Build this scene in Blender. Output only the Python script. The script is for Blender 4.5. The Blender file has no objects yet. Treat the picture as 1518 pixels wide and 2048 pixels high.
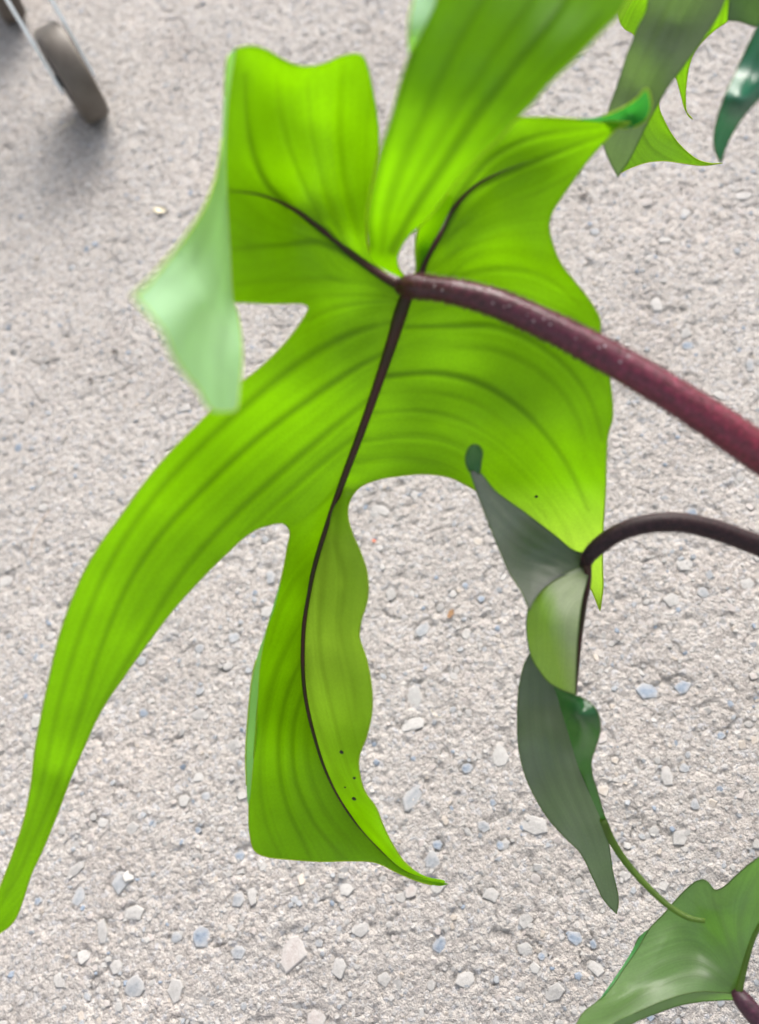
import bpy, math, random
import numpy as np
from mathutils import Matrix, Vector, geometry

random.seed(7); rng = np.random.default_rng(7)
scene = bpy.context.scene
COL = scene.collection
R = math.radians

# ------------------------------------------------------------------ camera
H_CAM, TILT, ROLL = 0.68, R(25), R(-20)
FPX, W0, H0 = 1773.0, 1518.0, 2048.0          # focal length in photo pixels
cam_d = bpy.data.cameras.new("camera")
cam = bpy.data.objects.new("camera", cam_d); COL.objects.link(cam)
ROT = Matrix.Rotation(TILT, 4, 'X') @ Matrix.Rotation(ROLL, 4, 'Z')
cam.matrix_world = Matrix.Translation((0, 0, H_CAM)) @ ROT
cam_d.sensor_fit = 'VERTICAL'; cam_d.sensor_height = 36.0; cam_d.lens = FPX / H0 * 36.0
cam_d.clip_start = 0.01; cam_d.clip_end = 200
cam_d.dof.use_dof = True; cam_d.dof.focus_distance = 0.53
cam_d.dof.aperture_fstop = 4.5
scene.camera = cam

# ------------------------------------------------------------------ light
SUN_EL, SUN_AZ = R(38), R(28)                 # azimuth from +Y towards +X
world = bpy.data.worlds.new("World"); scene.world = world; world.use_nodes = True
wn = world.node_tree; bg = wn.nodes["Background"]
sky = wn.nodes.new("ShaderNodeTexSky"); sky.sky_type = 'NISHITA'; sky.sun_disc = False
sky.sun_elevation = SUN_EL; sky.sun_rotation = SUN_AZ
sky.air_density = 1.0; sky.dust_density = 6.0; sky.ozone_density = 0.6
hs = wn.nodes.new("ShaderNodeHueSaturation"); hs.inputs['Saturation'].default_value = .35      # overcast: the blue is veiled by cloud
wn.links.new(sky.outputs[0], hs.inputs['Color']); wn.links.new(hs.outputs[0], bg.inputs[0]); bg.inputs[1].default_value = 0.15
sd = bpy.data.lights.new("sun", 'SUN'); sun = bpy.data.objects.new("sun", sd); COL.objects.link(sun)
sd.energy = 0.85; sd.angle = R(50); sd.color = (1.0, 0.96, 0.90)
sdir = Vector((math.sin(SUN_AZ) * math.cos(SUN_EL), math.cos(SUN_AZ) * math.cos(SUN_EL), math.sin(SUN_EL)))
sun.rotation_euler = sdir.to_track_quat('Z', 'Y').to_euler(); sun.location = sdir * 5
scene.view_settings.view_transform = 'Standard'; scene.view_settings.look = 'None'
scene.view_settings.exposure = 1.26; scene.view_settings.gamma = 1.0
scene.cycles.max_bounces = 10; scene.cycles.transmission_bounces = 8; scene.cycles.diffuse_bounces = 5

# ------------------------------------------------------------------ helpers
R3 = np.array(ROT.to_3x3()); C0 = np.array([0, 0, H_CAM])
def up3(x, y, d):
    """point of the place that the photo shows at pixel x, y at depth d metres (arrays allowed)"""
    x = np.asarray(x, float); y = np.asarray(y, float); d = np.asarray(d, float)
    c = np.stack([(x - W0 / 2) / FPX * d, -(y - H0 / 2) / FPX * d, -d * np.ones_like(x)], -1)
    return c @ R3.T + C0
def ground(x, y, z=0.0):
    v = up3(x, y, 1.0) - C0
    return C0 + v * ((z - H_CAM) / v[..., 2:3] if v.ndim > 1 else (z - H_CAM) / v[2])

def tag(o, label=None, cat=None, group=None, kind=None):
    if label: o['label'] = label
    if cat: o['category'] = cat
    if group: o['group'] = group
    if kind: o['kind'] = kind
    return o
def empty(name, loc=(0, 0, 0)):
    o = bpy.data.objects.new(name, None); COL.objects.link(o); o.location = loc; o.empty_display_size = .05; return o
def mesh_obj(name, V, F, mat, parent=None, smooth=True):
    me = bpy.data.meshes.new(name)
    V = np.asarray(V, float)
    if parent is not None:
        off = np.array(world_loc(parent)); V = V - off
    me.from_pydata(V.tolist(), [], F if isinstance(F, list) else F.tolist()); me.update()
    if smooth: me.polygons.foreach_set("use_smooth", np.ones(len(me.polygons), bool))
    if mat: me.materials.append(mat)
    o = bpy.data.objects.new(name, me); COL.objects.link(o)
    if parent is not None: o.parent = parent
    return o
def world_loc(o):
    l = Vector(o.location)
    while o.parent: o = o.parent; l = l + o.location
    return l

def catmull(P, step=5.0, closed=False):
    """centripetal spline through P (n x k), resampled about every step in the first two coordinates.
    a row whose last value repeats the marker is not needed; corners are given by doubled rows"""
    P = [np.array(p, float) for p in P]; n = len(P); out = []
    seg = n if closed else n - 1
    def g(i):
        if closed: return P[i % n]
        if i < 0: return 2 * P[0] - P[1]
        if i >= n: return 2 * P[-1] - P[-2]
        return P[i]
    for i in range(seg):
        p0, p1, p2, p3 = g(i - 1), g(i), g(i + 1), g(i + 2)
        L = np.linalg.norm((p2 - p1)[:2])
        if L < 1e-9: continue
        if np.linalg.norm((p1 - p0)[:2]) < 1e-9: p0 = 2 * p1 - p2      # corner
        if np.linalg.norm((p3 - p2)[:2]) < 1e-9: p3 = 2 * p2 - p1
        t0 = 0; t1 = np.linalg.norm((p1 - p0)[:2]) ** .5; t2 = t1 + L ** .5; t3 = t2 + np.linalg.norm((p3 - p2)[:2]) ** .5
        m = max(1, int(round(L / step)))
        for k in range(m):
            t = t1 + (t2 - t1) * k / m
            A1 = (t1 - t) / (t1 - t0) * p0 + (t - t0) / (t1 - t0) * p1
            A2 = (t2 - t) / (t2 - t1) * p1 + (t - t1) / (t2 - t1) * p2
            A3 = (t3 - t) / (t3 - t2) * p2 + (t - t2) / (t3 - t2) * p3
            B1 = (t2 - t) / (t2 - t0) * A1 + (t - t0) / (t2 - t0) * A2
            B2 = (t3 - t) / (t3 - t1) * A2 + (t - t1) / (t3 - t1) * A3
            out.append((t2 - t) / (t2 - t1) * B1 + (t - t1) / (t2 - t1) * B2)
    if not closed: out.append(P[-1])
    return np.array(out)

def tps(P, V, lam=1e-4):
    """thin-plate interpolant of values V at points P (pixels)"""
    P = np.asarray(P, float) / 1000; V = np.asarray(V, float); n = len(P)
    def phi(r2): return r2 * np.log(np.maximum(r2, 1e-12)) * .5
    r2 = ((P[:, None] - P[None]) ** 2).sum(-1)
    A = np.zeros((n + 3, n + 3)); A[:n, :n] = phi(r2) + lam * np.eye(n)
    A[:n, n] = 1; A[:n, n + 1:] = P; A[n, :n] = 1; A[n + 1:, :n] = P.T
    w = np.linalg.solve(A, np.concatenate([V, np.zeros(3)]))
    def f(Q):
        Q = np.asarray(Q, float) / 1000
        out = np.empty(len(Q))
        for s in range(0, len(Q), 20000):
            q = Q[s:s + 20000]; r = ((q[:, None] - P[None]) ** 2).sum(-1)
            out[s:s + 20000] = phi(r) @ w[:n] + w[n] + q @ w[n + 1:]
        return out
    return f

def inside(poly, Q):
    x, y = Q[:, 0], Q[:, 1]; c = np.zeros(len(Q), bool)
    a = poly; b = np.roll(poly, -1, 0)
    for (x1, y1), (x2, y2) in zip(a, b):
        if y1 == y2: continue
        m = (y1 > y) != (y2 > y)
        c ^= m & (x < (x2 - x1) * (y - y1) / (y2 - y1) + x1)
    return c
def dist_poly(L, Q):
    """distance of points Q to polyline L, and the parameter 0..1 of the foot"""
    best = np.full(len(Q), 1e9); par = np.zeros(len(Q)); n = len(L) - 1
    for i in range(n):
        a = L[i]; b = L[i + 1]; d = b - a; l2 = max(d @ d, 1e-9)
        t = np.clip(((Q - a) @ d) / l2, 0, 1)
        r = np.hypot(*(Q - (a + t[:, None] * d)).T)
        m = r < best; best[m] = r[m]; par[m] = (i + t[m]) / n
    return best, par

def vnoise(x, y, cell, seed):
    """smooth value noise, vectorised"""
    r = np.random.default_rng(seed); T = r.random((256, 256))
    u = x / cell + 1000; v = y / cell + 1000
    i = np.floor(u).astype(int); j = np.floor(v).astype(int); fu = u - i; fv = v - j
    fu = fu * fu * (3 - 2 * fu); fv = fv * fv * (3 - 2 * fv)
    g = lambda a, b: T[a % 256, b % 256]
    return (g(i, j) * (1 - fu) + g(i + 1, j) * fu) * (1 - fv) + (g(i, j + 1) * (1 - fu) + g(i + 1, j + 1) * fu) * fv

# ------------------------------------------------------------------ leaf sheets
class Leaf:
    """collects curved sheets, then makes one blade mesh"""
    def __init__(s): s.V = []; s.F = []; s.vein = []; s.vc = []; s.n = 0; s.edges = []; s.tone = []; s.pale = []
    def sheet(s, outline, ctrl, veins=(), side='under', step=5.5, shared=(), relief=.0006, wave=.0012, vw=7.0, margin=True, tone=0.0, pale=0.0):
        o = catmull(outline, step, True)
        P = o[:, :2]
        x0, y0 = P.min(0); x1, y1 = P.max(0)
        gx, gy = np.meshgrid(np.arange(x0, x1, step), np.arange(y0, y1, step * .87))
        gx = gx + (np.arange(gx.shape[0]) % 2)[:, None] * step * .5
        Q = np.stack([gx.ravel(), gy.ravel()], 1)
        Q = Q[inside(P, Q)]
        dd, _ = dist_poly(np.vstack([P, P[:1]]), Q)
        Q = Q[dd > step * .55]
        allp = np.vstack([P, Q])
        n = len(P)
        vo, _, fo, *_ = geometry.delaunay_2d_cdt([Vector(p) for p in allp], [], [list(range(n))], 1, 1e-5)
        vo = np.array([tuple(v) for v in vo])
        ctrl = np.array(ctrl, float)
        f = tps(ctrl[:, :2], ctrl[:, 2])
        d = f(vo)
        vein = np.zeros(len(vo)); vc = vo[:, 0] / 400.
        if veins:
            cp = []; cv = []
            for k, v in enumerate(veins):
                w = v[0]; idx = v[1]; L = catmull(v[2], 14)
                ds, t = dist_poly(L, vo)
                ww = vw * 1.15 * (1.15 - .6 * t) * (v[3] if len(v) > 3 else 1)
                vein = np.maximum(vein, min(1, w * 1.2) * np.exp(-(ds / ww) ** 2) * (1 - .62 * t))
                sel = L[::5] if len(L) > 10 else L[::2]
                if idx is not None: cp += list(sel); cv += [idx] * len(sel)
            cp = np.array(cp)
            keep = [0]                                       # thin out near-coincident samples
            for i in range(1, len(cp)):
                if np.min(np.hypot(*(cp[keep] - cp[i]).T)) > 22: keep.append(i)
            vc = tps(cp[keep], np.array(cv)[keep], 2e-3)(vo)
        # relief: sunk at each vein, bulging between, slow waves
        edge, _ = dist_poly(np.vstack([P, P[:1]]), vo)
        for L in shared:
            ds, _ = dist_poly(catmull(L, 20), vo)
            edge = np.minimum(edge, 1e9)
            edge = np.where(ds < 40, edge + 0, edge)
        k = np.clip(edge / 40, 0, 1)
        d = d - relief * (vein * 1.0) * k + wave * k * (vnoise(vo[:, 0], vo[:, 1], 95, 5) - .5) \
            + relief * .15 * np.sin(vc * 2 * np.pi * 1.0) * k
        p3 = up3(vo[:, 0], vo[:, 1], d)
        F = []
        for t in fo:
            a, b, c = t[:3]
            cr = (vo[b, 0] - vo[a, 0]) * (vo[c, 1] - vo[a, 1]) - (vo[b, 1] - vo[a, 1]) * (vo[c, 0] - vo[a, 0])
            ccw_img = cr < 0                                 # image y points down: this winding faces the camera
            if (side == 'under') != ccw_img: a, c = c, a
            F.append((a + s.n, b + s.n, c + s.n))
        s.V.append(p3); s.F += F; s.vein.append(vein); s.pale.append(pale(vo) if callable(pale) else np.full(len(vo), float(pale))); s.tone.append(tone(vo) if callable(tone) else np.full(len(vo), float(tone))); s.vc.append(vc); s.n += len(vo)
        if margin:
            db = f(P); run = []
            keepm = np.ones(len(P), bool)
            for L in shared:
                ds, _ = dist_poly(catmull(L, 10), P); keepm &= ds > 9
            i0 = int(np.argmin(keepm)) if not keepm.all() else 0
            idx = [(i0 + k) % len(P) for k in range(len(P) + (1 if keepm.all() else 0))]
            for i in idx:
                if keepm[i]: run.append(up3(P[i, 0], P[i, 1], db[i]))
                else:
                    if len(run) > 3: s.edges.append(np.array(run))
                    run = []
            if len(run) > 3: s.edges.append(np.array(run))
        return f
    def build(s, name, mat, parent):
        V = np.vstack(s.V); o = mesh_obj(name, V, s.F, mat, parent)
        for nm, dat in (('vein', s.vein), ('vc', s.vc), ('tone', s.tone), ('pale', s.pale)):
            a = o.data.attributes.new(nm, 'FLOAT', 'POINT'); a.data.foreach_set('value', np.concatenate(dat).astype(np.float32))
        return o

def tube(P, rad, seg=10, caps=True):
    P = np.asarray(P, float); n = len(P); rad = np.broadcast_to(rad, (n,))
    T = np.gradient(P, axis=0); T /= np.linalg.norm(T, axis=1)[:, None] + 1e-12
    u = np.cross(T[0], [0.3, 0.5, 0.8]); u /= np.linalg.norm(u)
    V = []; 
    for i in range(n):
        u = u - T[i] * (u @ T[i]); u /= np.linalg.norm(u) + 1e-12; w = np.cross(T[i], u)
        a = np.arange(seg) * 2 * np.pi / seg
        V.append(P[i] + rad[i] * (np.cos(a)[:, None] * u + np.sin(a)[:, None] * w))
    V = np.vstack(V); F = []
    for i in range(n - 1):
        for k in range(seg):
            a = i * seg + k; b = i * seg + (k + 1) % seg
            F.append((a, b, b + seg, a + seg))
    if caps:
        F.append(tuple(range(seg))[::-1]); F.append(tuple(range((n - 1) * seg, n * seg)))
    return V, F
def join(parts):
    V = []; F = []; n = 0
    for v, f in parts:
        V.append(v); F += [tuple(i + n for i in t) for t in f]; n += len(v)
    return np.vstack(V), F
def rod(name, pts, mat, parent, step=8, seg=14, lift=0.0, bumpy=0.0):
    """pts: (x, y, depth, radius in photo pixels)"""
    S = catmull(pts, step); P = up3(S[:, 0], S[:, 1], S[:, 2] - lift); r = S[:, 3] * S[:, 2] / FPX
    if bumpy: r = r * (1 + bumpy * (vnoise(np.arange(len(r)) * 1., 0 * r, 3.1, 3) - .5))
    V, F = tube(P, r, seg)
    o = mesh_obj(name, V, F, mat, parent)
    a = o.data.attributes.new('along', 'FLOAT', 'POINT')
    a.data.foreach_set('value', np.repeat(S[:, 0] / 1518, seg).astype(np.float32))
    return o, P, r
def bristles(P, r, count, length, mat, parent, name='bristle_coat'):
    T = np.gradient(P, axis=0); T /= np.linalg.norm(T, axis=1)[:, None]
    V = []; F = []
    for k in range(count):
        t = rng.random() * (len(P) - 1.01); i = int(t); f = t - i
        p = P[i] * (1 - f) + P[i + 1] * f; rr = r[i] * (1 - f) + r[i + 1] * f; d = T[i]
        q = rng.normal(size=3); q -= d * (q @ d); q /= np.linalg.norm(q); w = np.cross(d, q)
        L = length * (.5 + rng.random()); b = .00016 * (.7 + .8 * rng.random())
        base = p + q * rr * .97; tip = base + q * L + d * (rng.random() - .35) * L * .9 + w * (rng.random() - .5) * L * .6
        n = len(V)
        V += [base + d * b, base - d * b * .5 + w * b, base - d * b * .5 - w * b, tip]
        F += [(n, n + 1, n + 3), (n + 1, n + 2, n + 3), (n + 2, n, n + 3)]
    return tag(mesh_obj(name, V, F, mat, parent), kind='stuff')

# ------------------------------------------------------------------ materials
def new_mat(name):
    m = bpy.data.materials.new(name); m.use_nodes = True; m.node_tree.nodes.clear(); return m, m.node_tree
def N(nt, t, **kw):
    n = nt.nodes.new(t)
    for k, v in kw.items():
        if k.startswith('i_'):
            key = k[2:]; n.inputs[int(key) if key.isdigit() else key.replace('_', ' ')].default_value = v
        else: setattr(n, k, v)
    return n
def L(nt, a, b): nt.links.new(a, b)
def mixc(nt, fac, a, b, mode='MIX'):
    n = nt.nodes.new('ShaderNodeMix'); n.data_type = 'RGBA'; n.blend_type = mode
    for s, v in ((0, fac), (6, a), (7, b)):
        if hasattr(v, 'is_linked'): nt.links.new(v, n.inputs[s])
        else: n.inputs[s].default_value = v if s == 0 else (*v[:3], 1)
    return n.outputs[2]
def ramp(nt, src, stops):
    n = nt.nodes.new('ShaderNodeValToRGB'); e = n.color_ramp.elements
    while len(e) < len(stops): e.new(.5)
    for el, (p, c) in zip(e, stops): el.position = p; el.color = (*c, 1) if len(c) == 3 else c
    nt.links.new(src, n.inputs[0]); return n.outputs[0]
def math_n(nt, op, a, b=None):
    n = nt.nodes.new('ShaderNodeMath'); n.operation = op
    for i, v in enumerate((a, b)):
        if v is None: continue
        if hasattr(v, 'is_linked'): nt.links.new(v, n.inputs[i])
        else: n.inputs[i].default_value = v
    return n.outputs[0]

def leaf_mat(name, under, upper, trans, vein, tfac=.5, rough_u=.5, rough_t=.28, veinamt=.8, fine=9.0, streak=.22, spec_u=.35, spec_t=.6):
    m, nt = new_mat(name)
    out = N(nt, 'ShaderNodeOutputMaterial')
    av = N(nt, 'ShaderNodeAttribute', attribute_name='vein'); ac = N(nt, 'ShaderNodeAttribute', attribute_name='vc')
    tc = N(nt, 'ShaderNodeTexCoord'); geo = N(nt, 'ShaderNodeNewGeometry')
    mp = N(nt, 'ShaderNodeTexNoise', i_Scale=22.0, i_Detail=3.0); L(nt, tc.outputs['Object'], mp.inputs['Vector'])
    # parallel fine veins: one-dimensional noise across the vein direction
    w = math_n(nt, 'MULTIPLY', ac.outputs['Fac'], fine)
    w = math_n(nt, 'ADD', w, math_n(nt, 'MULTIPLY', mp.outputs['Fac'], .6))
    fn = N(nt, 'ShaderNodeTexNoise', noise_dimensions='1D', i_Scale=1.0, i_Detail=2.0); L(nt, w, fn.inputs['W'])
    st = ramp(nt, fn.outputs['Fac'], [(.30, (1 - streak,) * 3), (.62, (1 + streak * .25,) * 3)])
    mo = ramp(nt, mp.outputs['Fac'], [(.3, (.80,) * 3), (.7, (1.12,) * 3)])
    cell = N(nt, 'ShaderNodeTexNoise', i_Scale=900.0, i_Detail=1.0); L(nt, tc.outputs['Object'], cell.inputs['Vector'])
    ce = ramp(nt, cell.outputs['Fac'], [(.35, (.95,) * 3), (.65, (1.04,) * 3)])
    mul = mixc(nt, 1.0, mixc(nt, 1.0, st, mo, 'MULTIPLY'), ce, 'MULTIPLY')
    vf = math_n(nt, 'MULTIPLY', av.outputs['Fac'], veinamt)
    at_ = N(nt, 'ShaderNodeAttribute', attribute_name='tone')
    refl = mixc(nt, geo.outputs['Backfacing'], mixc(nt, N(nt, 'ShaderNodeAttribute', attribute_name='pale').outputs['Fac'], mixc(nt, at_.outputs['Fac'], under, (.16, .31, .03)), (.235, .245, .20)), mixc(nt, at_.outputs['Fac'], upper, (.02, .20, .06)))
    trans = mixc(nt, at_.outputs['Fac'], trans, mixc(nt, geo.outputs['Backfacing'], (.42, .62, .06), (.03, .22, .02)))
    refl = mixc(nt, vf, mixc(nt, .8, refl, mixc(nt, 1.0, refl, mul, 'MULTIPLY')), vein)
    tr = mixc(nt, vf, mixc(nt, 1.0, trans, mul, 'MULTIPLY'), tuple(c * .55 for c in vein))
    pr = N(nt, 'ShaderNodeBsdfPrincipled'); L(nt, refl, pr.inputs['Base Color'])
    rg = math_n(nt, 'ADD', math_n(nt, 'MULTIPLY', geo.outputs['Backfacing'], rough_t - rough_u), rough_u); L(nt, rg, pr.inputs['Roughness'])
    sp = math_n(nt, 'ADD', math_n(nt, 'MULTIPLY', geo.outputs['Backfacing'], spec_t - spec_u), spec_u); L(nt, sp, pr.inputs['Specular IOR Level'])
    bh = math_n(nt, 'ADD', math_n(nt, 'MULTIPLY', fn.outputs['Fac'], 1.0), math_n(nt, 'MULTIPLY', cell.outputs['Fac'], .25))
    bp = N(nt, 'ShaderNodeBump', i_Strength=.25, i_Distance=.0006); L(nt, bh, bp.inputs['Height']); L(nt, bp.outputs[0], pr.inputs['Normal'])
    tl = N(nt, 'ShaderNodeBsdfTranslucent'); L(nt, tr, tl.inputs['Color']); 
    mx = N(nt, 'ShaderNodeMixShader', i_0=tfac); L(nt, pr.outputs[0], mx.inputs[1]); L(nt, tl.outputs[0], mx.inputs[2])
    L(nt, mx.outputs[0], out.inputs[0]); return m

def plain(name, col, rough=.5, spec=.5, metal=0., var=.15, scale=60, bump=.0, bscale=300, bdist=.0005, col2=None, trans=None):
    m, nt = new_mat(name); out = N(nt, 'ShaderNodeOutputMaterial'); pr = N(nt, 'ShaderNodeBsdfPrincipled')
    tc = N(nt, 'ShaderNodeTexCoord'); no = N(nt, 'ShaderNodeTexNoise', i_Scale=float(scale), i_Detail=4.0); L(nt, tc.outputs['Object'], no.inputs['Vector'])
    c2 = col2 or tuple(min(1, c * (1 + var)) for c in col); c1 = tuple(c * (1 - var) for c in col) if not col2 else col
    L(nt, ramp(nt, no.outputs['Fac'], [(.32, c1), (.68, c2)]), pr.inputs['Base Color'])
    pr.inputs['Roughness'].default_value = rough; pr.inputs['Specular IOR Level'].default_value = spec; pr.inputs['Metallic'].default_value = metal
    if bump:
        nb = N(nt, 'ShaderNodeTexNoise', i_Scale=float(bscale), i_Detail=3.0); L(nt, tc.outputs['Object'], nb.inputs['Vector'])
        bp = N(nt, 'ShaderNodeBump', i_Strength=bump, i_Distance=bdist); L(nt, nb.outputs['Fac'], bp.inputs['Height']); L(nt, bp.outputs[0], pr.inputs['Normal'])
    if trans:
        tl = N(nt, 'ShaderNodeBsdfTranslucent', i_Color=(*trans, 1)); mx = N(nt, 'ShaderNodeMixShader', i_0=.5)
        L(nt, pr.outputs[0], mx.inputs[1]); L(nt, tl.outputs[0], mx.inputs[2]); L(nt, mx.outputs[0], out.inputs[0])
    else: L(nt, pr.outputs[0], out.inputs[0])
    return m

M_new = leaf_mat('new_leaf', (.070, .20, .0), (.52, .80, .56), (.205, .50, .0), (.016, .04, .002), tfac=.60, rough_u=.42, rough_t=.35, fine=4.0, streak=.07, spec_u=.25, spec_t=.9)
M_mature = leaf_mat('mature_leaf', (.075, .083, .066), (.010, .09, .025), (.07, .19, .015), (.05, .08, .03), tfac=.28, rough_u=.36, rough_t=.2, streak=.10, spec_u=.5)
M_half = leaf_mat('half_grown_leaf', (.10, .17, .06), (.03, .20, .07), (.17, .45, .03), (.07, .10, .04), tfac=.42, rough_u=.32, rough_t=.3, streak=.08, spec_u=.7)
M_strap = leaf_mat('strap_leaf', (.16, .18, .13), (.03, .20, .07), (.12, .24, .03), (.07, .09, .05), tfac=.34, rough_u=.4, rough_t=.3, streak=.12)
M_fresh = leaf_mat('fresh_leaf', (.09, .22, .01), (.05, .3, .05), (.26, .62, .0), (.04, .09, .01), tfac=.5)
M_blue = leaf_mat('blue_green_leaf', (.05, .14, .09), (.02, .12, .07), (.03, .2, .05), (.03, .08, .04), tfac=.2, rough_u=.3)
M_margin = plain('leaf_margin', (.30, .42, .02), .45, var=.1, trans=(.6, .75, .02))
M_margin_dark = plain('mature_leaf_margin', (.10, .16, .04), .45, var=.1, trans=(.12, .25, .02))

def stalk_mat(name, stops, rough=.38, spec=.55):
    m, nt = new_mat(name); out = N(nt, 'ShaderNodeOutputMaterial'); pr = N(nt, 'ShaderNodeBsdfPrincipled')
    at = N(nt, 'ShaderNodeAttribute', attribute_name='along'); tc = N(nt, 'ShaderNodeTexCoord')
    no = N(nt, 'ShaderNodeTexNoise', i_Scale=420.0, i_Detail=3.0); L(nt, tc.outputs['Object'], no.inputs['Vector'])
    base = ramp(nt, at.outputs['Fac'], stops)
    L(nt, mixc(nt, 1.0, base, ramp(nt, no.outputs['Fac'], [(.28, (.55,) * 3), (.6, (1.15,) * 3), (.75, (1.9, 1.8, 1.9))]), 'MULTIPLY'), pr.inputs['Base Color'])
    pr.inputs['Roughness'].default_value = rough; pr.inputs['Specular IOR Level'].default_value = spec
    bp = N(nt, 'ShaderNodeBump', i_Strength=.5, i_Distance=.0005); L(nt, no.outputs['Fac'], bp.inputs['Height']); L(nt, bp.outputs[0], pr.inputs['Normal'])
    L(nt, pr.outputs[0], out.inputs[0]); return m
M_petiole = stalk_mat('purple_petiole', [(.52, (.045, .006, .014)), (.72, (.078, .009, .026)), (.88, (.125, .010, .030)), (1.0, (.145, .009, .026))], .40, .5)
M_petiole3 = stalk_mat('plum_petiole', [(.9, (.035, .010, .020)), (1.0, (.045, .011, .022))], .4, .4)
M_petiole2 = stalk_mat('dark_petiole', [(.70, (.016, .007, .009)), (1.0, (.022, .010, .012))], .5, .25)
M_midrib = plain('midrib', (.050, .010, .012), .5, .3, var=.3, scale=60, col2=(.024, .018, .004), bump=.4, bscale=500)
M_vein = plain('side_vein', (.07, .09, .012), .5, var=.3)
M_bristle = plain('bristle', (.09, .018, .018), .5, var=.4)
M_olive = plain('leaf_tip', (.10, .17, .02), .5, var=.2, trans=(.2, .35, .03))
M_speck = plain('dirt', (.012, .010, .008), .8, var=.3)

# ------------------------------------------------------------------ the plant
sx, sy, _z = up3(1830, 1250, .47)
plant = empty('philodendron_plant', (sx, sy, 0))
tag(plant, 'leafy plant with bright lobed leaves on dark purple stalks, hanging over the grey asphalt', 'plant')
def stem_end(z): 
    return np.array([sx, sy, z])

# midrib of the big leaf: x, y, depth, half width
MID = [(815, 585, .400, 13), (800, 630, .404, 14), (785, 680, .410, 12), (755, 770, .419, 9.5), (720, 870, .431, 8), (690, 950, .441, 7),
       (655, 1050, .452, 6), (625, 1150, .462, 5.2), (608, 1250, .470, 4.6), (606, 1340, .477, 4.2), (612, 1400, .482, 3.8), (628, 1470, .488, 3.4),
       (655, 1550, .494, 2.8), (700, 1630, .498, 2.2), (760, 1700, .498, 1.1), (810, 1742, .496, .5), (890, 1768, .492, .2)]
MIDC = [m[:3] for m in MID]; MIDL = [m[:2] for m in MID]
AV = [(815, 580), (770, 555), (700, 505), (640, 457), (590, 420), (555, 402), (520, 390), (458, 381)]

big = Leaf()
# left half: upper lobe, long strap, left side of the middle lobe
FOLD = [(470, 97), (457, 200), (452, 300), (455, 400), (461, 500), (467, 600)]
left_out = [(812, 572), (790, 560), (765, 540), (748, 524), (735, 495), (732, 460), (745, 360), (757, 290), (755, 240), (745, 180), (735, 135), (724, 112), (708, 108), (680, 114),
    (650, 127), (620, 133), (590, 130), (560, 116), (530, 99), (500, 92), (472, 97), (472, 97), (457, 200), (452, 300), (455, 400), (461, 500), (467, 604), (467, 604), (540, 607), (608, 608), (617, 614), (605, 640),
    (580, 675), (550, 708), (515, 740), (480, 768), (430, 815), (390, 855), (345, 900), (290, 965), (240, 1035), (200, 1090), (168, 1145),
    (140, 1210), (118, 1275), (100, 1350), (84, 1425), (70, 1500), (62, 1570), (48, 1640), (25, 1710), (0, 1775), (-28, 1840), (-55, 1895), (-55, 1895), (0, 1866), (28, 1842), (46, 1800),
    (62, 1750), (85, 1700), (110, 1640), (140, 1560), (170, 1490), (203, 1420), (250, 1350), (300, 1280), (350, 1215), (402, 1158), (455, 1105), (500, 1066),
    (538, 1050), (566, 1047), (579, 1060), (574, 1100), (562, 1160), (547, 1215), (532, 1265), (520, 1330), (515, 1400), (512, 1460), (505, 1540), (498, 1610), (500, 1670), (510, 1702),
    (532, 1713), (580, 1719), (640, 1723), (700, 1722), (750, 1725), (800, 1748), (840, 1764), (880, 1772), (898, 1768), (898, 1768)] + [m[:2] for m in MID[::-1][1:]]
left_c = MIDC + [(470, 100, .335), (500, 95, .336), (590, 130, .352), (710, 110, .35), (755, 240, .365), (735, 470, .388), (455, 200, .338), (452, 300, .343), (455, 400, .350), (461, 500, .353),
    (467, 600, .358), (610, 608, .392), (540, 607, .376), (700, 505, .397), (590, 418, .388), (620, 250, .372), (560, 330, .372), (540, 480, .373), (700, 640, .408), (620, 760, .408),
    (480, 768, .388), (345, 900, .380), (240, 1035, .382), (168, 1145, .388), (100, 1350, .405), (62, 1570, .425), (0, 1775, .445), (-50, 1890, .452), (28, 1842, .458),
    (600, 900, .430), (450, 950, .412), (300, 1150, .408), (190, 1350, .420), (110, 1550, .438), (85, 1700, .448), (170, 1490, .434), (250, 1350, .425), (350, 1215, .421), (455, 1105, .428), (566, 1050, .440),
    (562, 1160, .445), (520, 1330, .448), (512, 1460, .455), (500, 1610, .470), (510, 1700, .478), (640, 1722, .488), (780, 1738, .493), (575, 1350, .470), (570, 1550, .482), (620, 1640, .492)]
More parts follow.
